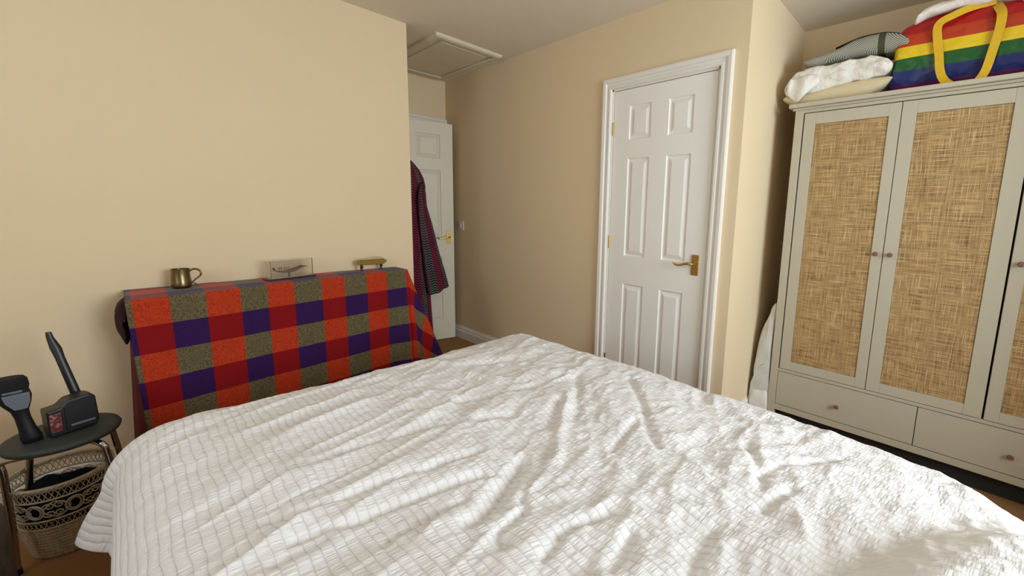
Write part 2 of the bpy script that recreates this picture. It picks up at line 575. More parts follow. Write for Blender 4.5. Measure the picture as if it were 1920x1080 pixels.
w.box((XB - .1, WY - .12, 0), (XB, VY0, ZC)).box((XB - .1, VY1, 0), (XB, YL + .1, ZC)).box((XB - .1, VY0, 0), (XB, VY1, 1.05)).box((XB - .1, VY0, 2.15), (XB, VY1, ZC))
struct(w.build('wall_near', WALL))
fr = MB()
for a, b in (((XB - .08, VY0, 1.05), (XB - .04, VY0 + .045, 2.15)), ((XB - .08, VY1 - .045, 1.05), (XB - .04, VY1, 2.15)), ((XB - .08, VY0, 1.05), (XB - .04, VY1, 1.095)), ((XB - .08, VY0, 2.105), (XB - .04, VY1, 2.15))):
    fr.box(a, b)
struct(fr.build('fill_window', GLOSS))  # frame of the invented window, added with the fill light
struct(MB().box((XD, WY, 0), (XA, -.72, ZC)).build('added_shade_pier', WALL))  # unseen block added to keep window light off the wardrobe front
fr = MB()
for a, b in (((WX0, WY - .1, WZ0), (WX0 + .05, WY - .05, WZ1)), ((WX1 - .05, WY - .1, WZ0), (WX1, WY - .05, WZ1)),
             ((WX0, WY - .1, WZ0), (WX1, WY - .05, WZ0 + .05)), ((WX0, WY - .1, WZ1 - .05), (WX1, WY - .05, WZ1))):
    fr.box(a, b)
wo = struct(fr.build('window_1', GLOSS))
MB().box((WX0 - .03, WY - .05, WZ0 - .03), (WX1 + .03, WY + .10, WZ0 - .002)).build('window_sill', GLOSS, wo, bevel=.004)

# skirting boards: profile (height, depth)
SK = [(0, 0), (0, .018), (.075, .018), (.082, .012), (.100, .012), (.108, .006), (.120, .004), (.120, 0)]
def skirting(name, p0, p1, nrm):
    m = MB(); n = len(SK)
    vs = []
    for p in (p0, p1):
        for h, d in SK: vs.append((p[0] + nrm[0] * d, p[1] + nrm[1] * d, h))
    fs = [tuple(range(n)), tuple(range(n, 2 * n))] + [(i, (i + 1) % n, n + (i + 1) % n, n + i) for i in range(n)]
    m.add(vs, fs)
    return struct(m.build(name, GLOSS))
skirting('baseboard_right', (XD, 1.715), (XD, YH), (-1, 0))
skirting('baseboard_right_near', (XD, YS), (XD, .893), (-1, 0))
skirting('baseboard_left', (XB, YL), (XL, YL), (0, -1))
skirting('baseboard_alcove', (XD + .0, YS), (XA, YS), (0, -1))

# architraves (mitred around an opening)
def architrave(name, to3, ya, yb, ztop, wid=.066):
    # to3(a, z, d) -> world point; opening spans a in [ya,yb]
    prof = [(0, 0), (0, .010), (.006, .016), (.018, .016), (.022, .011), (.034, .013), (.040, .020), (.058, .022), (wid, .018), (wid, 0)]
    st = [(ya, 0, -1, 0), (ya, ztop, -1, 1), (yb, ztop, 1, 1), (yb, 0, 1, 0)]
    vs = []; fs = []; n = len(prof)
    for a, z, sa, sz in st:
        for o, d in prof: vs.append(to3(a + sa * o, z + sz * o, d))
    for i in range(3):
        for k in range(n):
            k2 = (k + 1) % n
            fs.append((i * n + k, i * n + k2, (i + 1) * n + k2, (i + 1) * n + k))
    fs += [tuple(range(n)), tuple(range(3 * n, 4 * n))]
    return struct(MB().add(vs, fs).build(name, GLOSS))
architrave('trim_1', lambda a, z, d: (XD - d, a, z), DY0 + .008, DY1 - .008, DZ - .008)
architrave('trim_2', lambda a, z, d: (a, YH - d, z), HX0 + .008, HX1 - .008, HZ - .008, .052)
# jamb linings with stop
def lining(name, boxes):
    m = MB()
    for a, b in boxes: m.box(a, b)
    return struct(m.build(name, GLOSS))
lining('trim_3', [((XD - .001, DY0, 0), (XD + .101, DY0 + .018, DZ)), ((XD - .001, DY1 - .018, 0), (XD + .101, DY1, DZ)), ((XD - .001, DY0, DZ - .018), (XD + .101, DY1, DZ)),
                  ((XD + .046, DY0 + .018, 0), (XD + .06, DY0 + .03, DZ - .018)), ((XD + .046, DY1 - .03, 0), (XD + .06, DY1 - .018, DZ - .018)), ((XD + .046, DY0 + .018, DZ - .03), (XD + .06, DY1 - .018, DZ - .018))])
lining('trim_4', [((HX0, YH - .001, 0), (HX0 + .018, YH + .101, HZ)), ((HX1 - .018, YH - .001, 0), (HX1, YH + .101, HZ)), ((HX0, YH - .001, HZ - .018), (HX1, YH + .101, HZ))])

# ------------------------------------------------------------------ panelled door leaf
def leaf(W_, H_, T_, panels):
    """local: x 0..W_, z 0..H_, front at y=0 facing -y, back at y=T_"""
    m = MB()
    xs = sorted(set([0, W_] + [p[0] for p in panels] + [p[1] for p in panels]))
    zs = sorted(set([0, H_] + [p[2] for p in panels] + [p[3] for p in panels]))
    def side(y, sgn):
        for i in range(len(xs) - 1):
            for j in range(len(zs) - 1):
                a, b, c, d = xs[i], xs[i + 1], zs[j], zs[j + 1]
                cx, cz = (a + b) / 2, (c + d) / 2
                if any(p[0] < cx < p[1] and p[2] < cz < p[3] for p in panels): continue
                m.add([(a, y, c), (b, y, c), (b, y, d), (a, y, d)], [(0, 1, 2, 3) if sgn < 0 else (3, 2, 1, 0)])
        for (a, b, c, d) in panels:
            rings = [(0, 0), (.004, .008), (.010, .009), (.034, .001), (.036, .0005)]
            vs = []
            for (o, dep) in rings:
                yy = y - sgn * dep
                vs += [(a + o, yy, c + o), (b - o, yy, c + o), (b - o, yy, d - o), (a + o, yy, d - o)]
            fs = []
            for r in range(len(rings) - 1):
                for k in range(4):
                    k2 = (k + 1) % 4
                    f = (r * 4 + k, r * 4 + k2, (r + 1) * 4 + k2, (r + 1) * 4 + k)
                    fs.append(f)
            L = (len(rings) - 1) * 4
            fs.append((L, L + 1, L + 2, L + 3))
            m.add(vs, fs)
    side(0, -1); side(T_, 1)
    m.add([(0, 0, 0), (W_, 0, 0), (W_, T_, 0), (0, T_, 0), (0, 0, H_), (W_, 0, H_), (W_, T_, H_), (0, T_, H_)],
          [(0, 3, 2, 1), (4, 5, 6, 7), (1, 2, 6, 5), (3, 0, 4, 7)])
    return m

def lever(parent, x, z, s, mirror=1, ysurf=0):
    """backplate at (x, ysurf, z) facing -y, lever toward mirror*x"""
    pl = MB().box((x - .0215, ysurf - .006, z - .066), (x + .0215, ysurf, z + .05)).build('handle_plate', BRASS, parent, bevel=.002)
    pts = [(x, ysurf - .005, z), (x, ysurf - .035, z), (x + mirror * .006, ysurf - .046, z + .001), (x + mirror * .02, ysurf - .048, z + .003), (x + mirror * .045, ysurf - .047, z - .001),
           (x + mirror * .07, ysurf - .047, z - .010), (x + mirror * .095, ysurf - .046, z - .010), (x + mirror * .107, ysurf - .046, z - .002), (x + mirror * .110, ysurf - .046, z + .004)]
    P = catmull(pts, 5, False)
    rad = np.interp(np.linspace(0, 1, len(P)), [0, .2, .4, .8, 1], [.010, .009, .008, .0055, .006])
    MB().tube([tuple(p) for p in P], list(rad), 12).build('lever', BRASS, parent, smooth=True)
    MB().tube([(x, ysurf, z), (x, ysurf - .016, z)], .013, 18).build('handle_boss', BRASS, parent, autos=40)

def hinge(parent, x, z, y=0):
    h = MB()
    h.tube([(x, y - .004, z - .04), (x, y - .004, z + .04)], .006, 10)
    h.build('hinge', BRASS, parent, autos=40)

# cupboard door in the right wall: local x runs along -Y world (from hinge side at Y=1.628)
LW, LH = .658, 1.983
HY = 1.626
def zz(a): return a - .008
pan = []
for (y0, y1) in ((1.510, 1.358), (1.244, 1.092)):
    for (z0, z1) in ((.195, .794), (.975, 1.581), (1.694, 1.895)):
        pan.append((HY - y0, HY - y1, z0 - .008, z1 - .008))
d1 = leaf(LW, LH, .04, pan).build('door_1', DOORP)
d1.location = (XD + .006, HY, .008)
d1.rotation_euler = (0, 0, -PI / 2)
struct(d1)
lever(d1, HY - 1.026, .974 - .008, 1, -1)
for hz in (1.76, 1.05, .25): hinge(d1, -.002, hz)

# bedroom door, ajar: hinge at back wall
HL = .700
pan = []
for (x0, x1) in ((.115, .325), (.375, .585)):
    for (z0, z1) in ((.195, .800), (.985, 1.585), (1.690, 1.895)):
        pan.append((x0, x1, z0 - .008, z1 - .008))
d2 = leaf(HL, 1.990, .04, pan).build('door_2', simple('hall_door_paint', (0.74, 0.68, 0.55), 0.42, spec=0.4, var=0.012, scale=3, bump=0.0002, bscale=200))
ang = -math.atan2(.237, 1)
d2.location = (2.136 - HL * math.cos(ang), 3.40 - HL * math.sin(ang), .008)
d2.rotation_euler = (0, 0, ang)
struct(d2)
lever(d2, HL - .052, .975, 1, -1)

# loft hatch
hx0, hx1, hy0, hy1 = 1.548, 2.105, 2.640, 3.495
hat = MB()
def ring_frame(m, x0, x1, y0, y1, prof, M=None):
    n = len(prof); vs = []; fs = []
    for cx, cy, sx, sy in ((x0, y0, 1, 1), (x1, y0, -1, 1), (x1, y1, -1, -1), (x0, y1, 1, -1)):
        for o, d in prof: vs.append((cx + sx * o, cy + sy * o, d))
    for i in range(4):
        j = (i + 1) % 4
        for k in range(n):
            k2 = (k + 1) % n
            fs.append((i * n + k, j * n + k, j * n + k2, i * n + k2))
    m.add(vs, fs, M)
ring_frame(hat, hx0, hx1, hy0, hy1, [(0, ZC), (0, ZC - .014), (.006, ZC - .020), (.020, ZC - .024), (.044, ZC - .024), (.050, ZC - .018), (.050, ZC)])
ho = hat.build('trim_5', HATCHM); struct(ho)
hp = MB().box((hx0 + .054, hy0 + .054, ZC - .012), (hx1 - .054, hy1 - .054, ZC))
hp.box((hx0 + .085, hy0 + .085, ZC - .020), (hx1 - .085, hy1 - .085, ZC - .010))
hpo = thing('loft_hatch', 'square cream loft hatch panel in the ceiling above the hall door', 'hatch', ((hx0 + hx1) / 2, (hy0 + hy1) / 2, ZC - .02))
shift(hp, hpo.location).build('hatch_panel', HATCHM, hpo, bevel=.006, seg=3)
lt = MB().tube([(hx1 - .07, hy0 + .045, ZC - .0245), (hx1 - .07, hy0 + .045, ZC - .030)], .006, 10)
shift(lt, hpo.location).build('latch', simple('brown_latch', (.12, .05, .03), .5), hpo)

# light switch near the hall door
sw = thing('light_switch', 'small square beige light switch on the wall beside the hall door', 'switch', (XD, 3.345, 1.09))
MB().box((-.009, -.043, -.043), (0, .043, .043)).build('switch_plate', PLUG, sw, bevel=.003)
MB().box((-.014, -.010, -.018), (-.008, .010, .018)).build('rocker', PLUG, sw, bevel=.002)

# ------------------------------------------------------------------ wardrobe
WX = 2.60; WD = .48
WYL, WYR = .697, -.657
wt = thing('wardrobe', 'large off-white three-door wardrobe with woven cane panels standing in the alcove', 'wardrobe', (WX, (WYL + WYR) / 2, 0))
L0 = Vector(wt.location)
def wb(name, boxes, m=WARD, parent=None, bevel=.0015):
    mb = MB()
    for a, b in boxes: mb.box(a, b)
    return shift(mb, L0).build(name, m, parent or wt, bevel=bevel)
ZT = 1.834
wb('side_panel', [((WX + .0302, WYL, 0), (WX + WD, WYL - .020, ZT)), ((WX, WYL, 0), (WX + .03, WYL - .041, ZT))])
wb('side_panel', [((WX + .0302, WYR, 0), (WX + WD, WYR + .020, ZT)), ((WX, WYR, 0), (WX + .03, WYR + .041, ZT))])
wb('back_panel', [((WX + WD - .01, WYR + .02, .1), (WX + WD, WYL - .02, ZT))])
wb('cornice', [((WX - .026, WYR - .030, ZT), (WX + WD, WYL + .030, ZT + .022)), ((WX - .010, WYR - .012, ZT - .012), (WX + WD, WYL + .012, ZT))], bevel=.003)
wb('top_rail', [((WX, WYR + .041, 1.806), (WX + .03, WYL - .041, ZT - .0121))])
wb('middle_rail', [((WX + .002, WYR + .041, .339), (WX + .03, WYL - .041, .356))])
wb('bottom_rail', [((WX, WYR + .041, .098), (WX + .03, WYL - .041, .133)), ((WX + .03, WYR + .02, .10), (WX + WD - .01, WYL - .02, .118))])
wb('gap_shade_sheet', [((WX + .032, WYR + .021, .36), (WX + .04, WYL - .021, 1.80)), ((WX + .032, WYR + .021, .12), (WX + .04, WYL - .021, .335))], DARKGAP, bevel=0)  # near-black sheets behind the fronts, painted shade for the door gaps
ym = [.6515, .2365, -.1960, -.6115]
def wknob(parent, y, z):
    M = Matrix.Translation(Vector((WX, y, z)) - L0) @ Matrix.Rotation(-PI / 2, 4, 'Y')
    MB().lathe([(.006, -.001), (.006, .010), (.0105, .014), (.0115, .020), (.009, .024), (.002, .025)], 18, M).build('knob', KNOBW, parent, autos=40)
rat = [(.596, .284), (.179, -.133), (-.249, -.555)]
kn = [(.2655), (.2075), (-.230)]
wb('under_shade_board', [((WX + .05, WYR + .021, 0), (WX + .07, WYL - .021, .099))], DARKGAP, bevel=0)  # near-black board added in place of the shade beneath the wardrobe
for k in range(3):
    ya, yb = ym[k] - (.0015 if k != 2 else .006), ym[k + 1] + .0015
    za, zb = .359, 1.802
    ra, rb = rat[k]; r0, r1 = .409, 1.742
    d = wb('door', [((WX, yb, za), (WX + .018, rb, zb)), ((WX, ra, za), (WX + .018, ya, zb)), ((WX, rb, za), (WX + .018, ra, r0)), ((WX, rb, r1), (WX + .018, ra, zb))], bevel=.0012)
    mb = MB(); mb.box((WX + .005, rb + .001, r0 + .001), (WX + .012, ra - .001, r1 - .001))
    shift(mb, L0).build('cane_panel', RATTAN, d)
    wknob(d, kn[k], 1.072)
for (ya, yb, ky) in ((.654, .0235, .348), (.0205, -.6125, -.301)):
    d = wb('drawer', [((WX, yb, .137), (WX + .018, ya, .336))], bevel=.0012)
    wknob(d, ky, .2245)

# ------------------------------------------------------------------ bed and duvet
bt = thing('bed', 'double bed base and mattress under the white duvet in the foreground', 'bed', (.73, .6, 0))
BL = Vector(bt.location)
mb = MB().box((.10, -.98, .06), (1.38, 1.60, .33)); shift(mb, BL).build('base', BED, bt, bevel=.02)
mb = MB().box((.085, -.98, .332), (1.395, 1.615, .545)); shift(mb, BL).build('mattress', MATT, bt, bevel=.05, seg=4)
for x, y in ((.2, -.85), (1.28, -.85), (.2, 1.48), (1.28, 1.48)):
    mb = MB().tube([(x, y, 0), (x, y, .07)], .025, 12); shift(mb, BL).build('leg', BLACKP, bt)

def make_duvet():
    dx = .0045
    s = np.arange(-.33, 1.78, dx)
    t = np.concatenate([np.arange(-1.25, -.55, .03), np.arange(-.55, 2.05, dx)])
    S, T = np.meshgrid(s, t, indexing='ij')
    # border wobble of the underlying form
    x0 = .072; x1 = 1.405 + .012 * np.sin(T * 3.1) - .20 * np.clip((-.04 - T) / .3, 0, 1) ** 1.3
    y1 = 1.615 + .015 * np.sin(S * 4.2 + 1)
    qx = np.clip(S, x0, x1); qy = np.minimum(T, y1)
    ex = S - qx; ey = T - qy
    e = np.hypot(ex, ey) + 1e-9
    nx = ex / e; ny = ey / e
    corner = np.clip(2 * np.abs(nx * ny), 0, 1) * (e > 1e-6)
    R = .155 + .06 * corner * (nx < 0)
    th = np.minimum(e / R, 1.42)
    e0 = 1.42 * R
    rest = np.maximum(e - e0, 0)
    left = (nx < 0)
    slope = .10 + corner * .44
    # vertical hanging folds
    fold = .5 * np.sin((S - T) * 17 + 2 * np.sin(S * 5)) + fbm(S * 5, T * 5, 3, 2)
    hor = R * np.sin(th) + rest * slope + rest * .10 * fold
    drop = R * (1 - np.cos(th)) + rest * np.sqrt(np.clip(1 - slope ** 2, .3, 1))
    X = qx + nx * hor; Y = qy + ny * hor
    Z = np.full_like(X, .600)
    # broad loft
    inx = np.clip((qx - x0) / .35, 0, 1) * np.clip((x1 - qx) / .35, 0, 1)
    iny = np.clip((y1 - qy) / .35, 0, 1)
    Z = Z + .018 * np.sqrt(np.clip(inx * iny, 0, 1))
    Z -= drop
    topw = np.clip(1 - e / .22, 0, 1)
    Z += topw * .022 * fbm(X * 2.3, Y * 2.3, 11, 2)
    # long fan folds on the left half, running along X with a little turn
    a = 0.20
    ca, sa = math.cos(a), math.sin(a)
    U = X * ca + Y * sa; V = -X * sa + Y * ca
    warp = .05 * fbm(X * 2.2, Y * 2.2, 21, 3)
    fl = ridged(U * 1.3 + 4, (V + warp) * 8.5, 31, 2)
    wl = np.clip(1 - np.abs(X - .30) / .75, 0, 1) * np.clip((Y + .1) / .4, 0, 1) * topw
    Z += wl * .014 * (np.clip(fl, 0, 2) - .8)
    # crumple on the right half
    wr = np.clip((X - .30) / .35, 0, 1) * topw
    w2x = X + .04 * fbm(X * 6, Y * 6, 41, 2); w2y = Y + .04 * fbm(X * 6, Y * 6, 43, 2)
    Z += wr * .0065 * (ridged(w2x * 5.2 + w2y * 1.3, w2y * 7.5 - w2x * 2, 51, 3) - .9)
    Z += wr * .0030 * (ridged(w2x * 15, w2y * 17, 61, 2) - .7)
    Z += topw * .0020 * fbm(X * 45, Y * 45, 71, 2)
    # named creases: polylines in plan, (points, depth, width)
    def seg(pts, amp, wid):
        D = np.full(X.shape, 9.0)
        for (ax, ay), (bx, by) in zip(pts[:-1], pts[1:]):
            vx, vy = bx - ax, by - ay
            L2 = vx * vx + vy * vy
            tt = np.clip(((X - ax) * vx + (Y - ay) * vy) / L2, 0, 1)
            D = np.minimum(D, np.hypot(X - ax - vx * tt, Y - ay - vy * tt))
        return amp * np.exp(-(D / wid) ** 2)
    for pts, amp, wid in CREASES:
        Z += seg(pts, amp, wid)
    # pillow-like rise of the head end under the duvet
    d_ = -(.395 * (X - .79) + .918 * (Y - .12))
    q_ = np.clip(d_ / .15, 0, 1)
    edge_ = np.clip((1.36 - X) / .30, 0, 1)
    Z += .085 * q_ * q_ * (3 - 2 * q_) * topw * edge_
    Z -= .05 * np.clip((-.10 - Y) / .2, 0, 1) * (1 - edge_) * topw
    Z += .012 * topw * q_ * fbm(X * 9, Y * 7, 81, 3)
    UV = np.stack([S, T], -1)
    return np.stack([X, Y, Z], -1), UV

# creases measured on the bed plane (x, y)
CREASES = [
    ([(0.156, 0.982), (0.221, 0.948), (0.305, 0.931), (0.383, 0.92), (0.474, 0.897), (0.617, 0.869)], -0.01, 0.013),
    ([(0.179, 0.881), (0.239, 0.866), (0.283, 0.843), (0.354, 0.833), (0.453, 0.815), (0.559, 0.788)], -0.012, 0.014),
    ([(0.163, 1.018), (0.231, 1.018), (0.327, 1.019), (0.392, 1.018)], -0.005, 0.008),
    ([(0.142, 0.846), (0.216, 0.844)], -0.012, 0.016),
    ([(0.3, 0.74), (0.325, 0.747), (0.412, 0.744), (0.484, 0.734)], -0.009, 0.013),
    ([(0.456, 0.814), (0.517, 0.795), (0.583, 0.759)], -0.008, 0.012),
    ([(0.667, 0.761), (0.592, 0.718), (0.529, 0.689), (0.475, 0.67), (0.449, 0.669)], -0.024, 0.022),
    ([(0.576, 0.647), (0.544, 0.611), (0.515, 0.608), (0.479, 0.608), (0.46, 0.601), (0.453, 0.566)], -0.014, 0.013),
    ([(0.665, 0.474), (0.598, 0.504), (0.556, 0.506), (0.492, 0.496)], -0.013, 0.013),
    ([(1.06, 0.659), (0.947, 0.63), (0.872, 0.617)], -0.013, 0.013),
    ([(1.301, 0.846), (1.168, 0.706), (1.04, 0.602), (0.976, 0.532)], -0.012, 0.016),
    ([(1.19, 1.025), (1.079, 0.909), (0.969, 0.826)], -0.012, 0.02),
    ([(0.985, 0.918), (0.847, 0.836)], -0.012, 0.02),
    ([(1.025, 0.919), (0.85, 0.789), (0.727, 0.691)], 0.012, 0.018),
    ([(1.036, 0.207), (0.927, 0.236)], -0.014, 0.014),
    ([(1.308, 0.149), (1.183, 0.224), (1.107, 0.268), (1.035, 0.284)], -0.009, 0.012),
    ([(1.16, 0.354), (1.064, 0.286), (0.994, 0.263)], -0.012, 0.015),
    ([(0.21, 0.712), (0.334, 0.724), (0.457, 0.684)], 0.01, 0.03),
    ([(0.585, 1.236), (0.818, 1.149), (0.999, 1.068)], -0.01, 0.02),
    ([(0.351, 1.125), (0.583, 1.094), (0.811, 0.966)], -0.01, 0.018),
    ([(0.919, 1.442), (1.121, 1.337)], -0.008, 0.02),
    ([(0.779, 0.295), (0.692, 0.288), (0.641, 0.274)], -0.012, 0.02),
    ([(1.449, 0.2), (1.213, 0.271), (1.111, 0.337)], 0.008, 0.02),
    ([(0.65, 0.405), (0.558, 0.39)], -0.012, 0.015),
    ([(1.377, 0.578), (1.281, 0.365), (1.28, 0.169)], -0.004, 0.02)]
P, UV = make_duvet()
dv = npmesh('duvet', P, DUVET, None, UV)
tag(dv, 'large crumpled white waffle-textured duvet spread over the bed', 'duvet')

# ------------------------------------------------------------------ draped console table
CT = .857
tb = thing('console_table', 'narrow console table hidden under the checked blanket', 'table', (.61, 2.55, 0))
TL = Vector(tb.location)
mb = MB().prism([(.02, 2.41), (1.19, 2.52), (1.19, 2.655), (.02, 2.655)], 2, CT - .03, CT - .006); shift(mb, TL).build('tabletop', WOODD, tb)
for x, y in ((.06, 2.45), (1.15, 2.55), (.06, 2.62), (1.15, 2.62)):
    mb = MB().box((x - .018, y - .018, 0), (x + .018, y + .018, CT - .031)); shift(mb, TL).build('leg', WOODD, tb)

XBND = [-.30, -.20, -.105, -.002, .110, .231, .356, .465, .581, .714, .833, .961, 1.086, 1.213, 1.335, 1.46, 1.58, 1.7, 1.82]
def make_blanket():
    # cloth coords: s along the table (m), t from back edge of top (0) over the front and down
    s = np.arange(-.02, 1.86, .006)
    t = np.arange(0, 1.02, .006)
    S, T = np.meshgrid(s, t, indexing='ij')
    x0, x1 = -.004, 1.222
    yf = 2.385 + (2.515 - 2.385) * np.clip(S, 0, 1.22) / 1.22       # front edge
    depth = 2.668 - yf
    # back strip is narrower on the right: row phase measured from the front edge
    r = .012
    f = (T - .30)                                       # distance past front edge, negative on top
    f = np.where(f < 0, f * depth / .30, f)
    eS = np.maximum(S - x1, 0)                          # past the right end
    tx = np.minimum(S, x1)
    front = f > 0
    # top
    X = tx.copy(); Y = yf + np.maximum(-f, 0); Z = np.full_like(X, CT)
    dn = np.maximum(f, 0)
    # front drop with slight outward lean and soft folds
    th = np.minimum(dn / r, PI / 2)
    Y = Y - r * np.sin(th) - np.maximum(dn - r * PI / 2, 0) * .02
    Z = Z - r * (1 - np.cos(th)) - np.maximum(dn - r * PI / 2, 0)
    low = np.clip(dn / .7, 0, 1)
    wave = np.sin(S * 9 + .6) * .5 + np.sin(S * 21 + 1.2) * .3
    Y = Y - low * .010 * wave - .004 * fbm(S * 6, T * 4, 5, 3) * np.clip(dn / .1, 0, 1)
    # left edge slants: narrow at the bottom
    X = X + np.clip(1 - (S + .02) / .25, 0, 1) * low * (.022)
    # right end: cloth goes over the end and hangs in a corner fold
    # combine e from both directions for a flared corner
    e_top = eS * (f <= 0)
    # part beyond right end on the top: drop down the end face
    d2_ = np.maximum(eS - .012, 0)
    # corner region (front and right both hanging): cone around the corner point
    cx, cy = x1, 2.515
    ex, ey = eS, dn
    er = np.hypot(ex, ey) + 1e-9
    phi = np.arctan2(ex, ey)                            # 0: front, pi/2: end
    spread = phi * 1.0
    # direction in plan rotates from -Y (front) to +X (end)
    fl = .10 + .24 * np.sin(np.clip(phi, 0, PI / 2) * 2) + .05 * np.sin(phi * 9)
    outd = r + np.maximum(er - r, 0) * fl
    drp = np.maximum(er - r * .4, 0) * np.sqrt(1 - np.clip(fl, 0, .8) ** 2)
    Xc = cx + np.sin(phi) * outd; Yc = cy - np.cos(phi) * outd * .55; Zc_ = CT - drp
    inside = (ex > 0) & (ey > 0)
    X = np.where(inside, Xc, X); Y = np.where(inside, Yc, Y); Z = np.where(inside, Zc_, Z)
    onend = (ex > 0) & (ey <= 0)
    outd2 = r + np.maximum(ex - r, 0) * .16
    X = np.where(onend, x1 + np.minimum(ex, outd2), X)
    Y = np.where(onend, np.maximum(cy + np.maximum(-f, 0) * .9, cy), Y)
    Z = np.where(onend, CT - np.maximum(ex - r * .4, 0), Z)
    # blend the front strip just left of the corner towards the flare
    bl = np.clip((S - (x1 - .10)) / .10, 0, 1) * front * (ex <= 0)
    Y = Y - bl * dn * .07
    # top sag / edges
    Z = np.where(f <= 0, Z + .002 * fbm(S * 8, T * 8, 9, 2), Z)
    Z = np.maximum(Z, .012 + .004 * np.sin(S * 30))
    u = np.interp(S, XBND, np.arange(len(XBND)) - 3)
    v = f / .117
    return np.stack([X, Y, Z], -1), np.stack([u + 40, v + 40], -1)
P, UV = make_blanket()
bk = npmesh('checked_blanket', P, PLAID, None, UV, solid=.003)
tag(bk, 'orange, red, purple and olive checked blanket draped over the console table', 'blanket')
# rolled dark corner of the blanket at its left end
rc = MB()
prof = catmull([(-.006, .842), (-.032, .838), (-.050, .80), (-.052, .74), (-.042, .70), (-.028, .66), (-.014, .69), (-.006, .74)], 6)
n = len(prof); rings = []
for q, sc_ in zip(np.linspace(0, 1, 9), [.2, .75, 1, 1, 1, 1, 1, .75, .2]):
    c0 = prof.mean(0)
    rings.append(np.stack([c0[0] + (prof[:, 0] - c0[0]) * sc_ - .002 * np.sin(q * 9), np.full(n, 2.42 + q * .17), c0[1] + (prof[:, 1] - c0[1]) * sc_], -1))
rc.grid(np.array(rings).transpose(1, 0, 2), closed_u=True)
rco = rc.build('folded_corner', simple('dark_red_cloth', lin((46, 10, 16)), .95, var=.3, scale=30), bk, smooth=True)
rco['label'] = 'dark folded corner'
lp = []
for q in np.linspace(0, 1, 26):
    for_ = []
    for z in np.linspace(.84, .12, 40):
        k = (.84 - z) / .72
        for_.append((-.010 + .016 * k * (1 - q) ** 2 - .034 * k * min(1, q * 2) + .006 * math.sin(q * 14) * k, 2.372 + q * .28, z))
    lp.append(for_)
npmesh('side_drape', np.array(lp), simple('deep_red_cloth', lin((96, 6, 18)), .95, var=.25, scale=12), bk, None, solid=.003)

# ------------------------------------------------------------------ things on the table
mug = thing('tankard', 'small tarnished pewter tankard standing on the left end of the checked blanket', 'mug', (.168, 2.585, CT + .004))
MB().lathe([(.000, .0), (.030, .0), (.0335, .004), (.0345, .010), (.0375, .011), (.0380, .016), (.0365, .030), (.0345, .055), (.0335, .080), (.0345, .086), (.0345, .0885), (.032, .0885), (.032, .080), (.034, .02), (.030, .013), (0, .012)], 40, close=False).build('cup', PEWTER, mug, autos=50)
hd = catmull([(.033, 0, .078), (.045, 0, .086), (.060, 0, .085), (.072, 0, .076), (.074, 0, .062), (.066, 0, .050), (.052, 0, .038), (.044, 0, .030), (.041, 0, .024), (.050, 0, .018), (.056, 0, .014)], 6, False)
rad = list(np.interp(np.linspace(0, 1, len(hd)), [0, .3, .8, 1], [.005, .0042, .003, .0024]))
MB().tube([tuple(p) for p in hd], rad, 10).build('handle', PEWTER, mug, smooth=True)
mug.rotation_euler = (0, 0, -.35)

cs = thing('ship_display_case', 'clear display case holding a brown model galley on the middle of the table', 'display case', (.603, 2.578, CT + .004), rotz=math.atan2(.13, 1.22) + .08)
MB().box((-.118, -.036, 0), (.118, .036, .010)).build('plinth', WOODD, cs, bevel=.003)
MB().box((-.104, -.029, .010), (.104, .029, .0115)).build('mirror_plate', simple('silver_plate', (.75, .75, .73), .25, metal=.7), cs)
cc = MB()
x0, x1, y0, y1, z0, z1, tt = -.104, .104, -.029, .029, .0112, .100, .0022
cc.box((x0, y0, z0), (x1, y0 + tt, z1)).box((x0, y1 - tt, z0), (x1, y1, z1)).box((x0, y0 + tt, z0), (x0 + tt, y1 - tt, z1)).box((x1 - tt, y0 + tt, z0), (x1, y1 - tt, z1)).box((x0, y0, z1), (x1, y1, z1 + tt))
cc.build('clear_cover', ACRYL, cs)
ship = MB()
hl = catmull([(-.080, .062), (-.078, .050), (-.066, .042), (-.040, .033), (-.010, .031), (.020, .034), (.045, .045), (.066, .056), (.085, .062), (.070, .060), (.058, .067), (.040, .060), (.012, .052), (-.010, .046), (-.040, .043), (-.062, .047), (-.072, .053), (-.076, .064)], 4)
for w_, s_ in ((.004, 1.0), (.009, .9)):
    ship.prism([(a, .047 + (b - .047) * s_) for a, b in hl], 1, -w_, w_)
for k in range(5):
    xx = -.052 + k * .010 + (.006 if k > 1 else 0)
    ship.tube([(xx, 0, .042), (xx + .002, 0, .064)], .0016, 6)
ship.tube([(-.062, 0, .058), (-.030, 0, .060)], .0016, 6)
ship.tube([(.078, 0, .060), (.088, 0, .050)], .0016, 6)
ship.tube([(-.005, 0, .0115), (-.005, 0, .034)], .0045, 10)
ship.build('model_ship', MODELB, cs)

lr = thing('brass_lorry_model', 'long brass model on short dark feet standing on the right end of the checked blanket', 'ornament', (1.052, 2.615, CT + .004), rotz=math.atan2(.13, 1.22) + .06)
bd = MB().prism([(-.088, .038), (.072, .030), (.090, .040), (.098, .046), (.094, .056), (.080, .060), (.070, .064), (-.088, .066)], 1, -.013, .013)
bd.build('body', GOLD, lr, bevel=.003)
MB().prism([(-.070, .066), (.068, .064), (.088, .058), (.074, .069), (.064, .078), (.030, .078), (.020, .073), (-.070, .071)], 1, -.012, .012).build('roof', ROOFM, lr, bevel=.002)
for x in (-.068, .062):
    ft = MB()
    ft.tube([(x, 0, .040), (x + .002, 0, .022), (x, 0, .012), (x, 0, 0)], [.006, .010, .006, .011], 12)
    ft.build('foot', BLACKP, lr, autos=40)

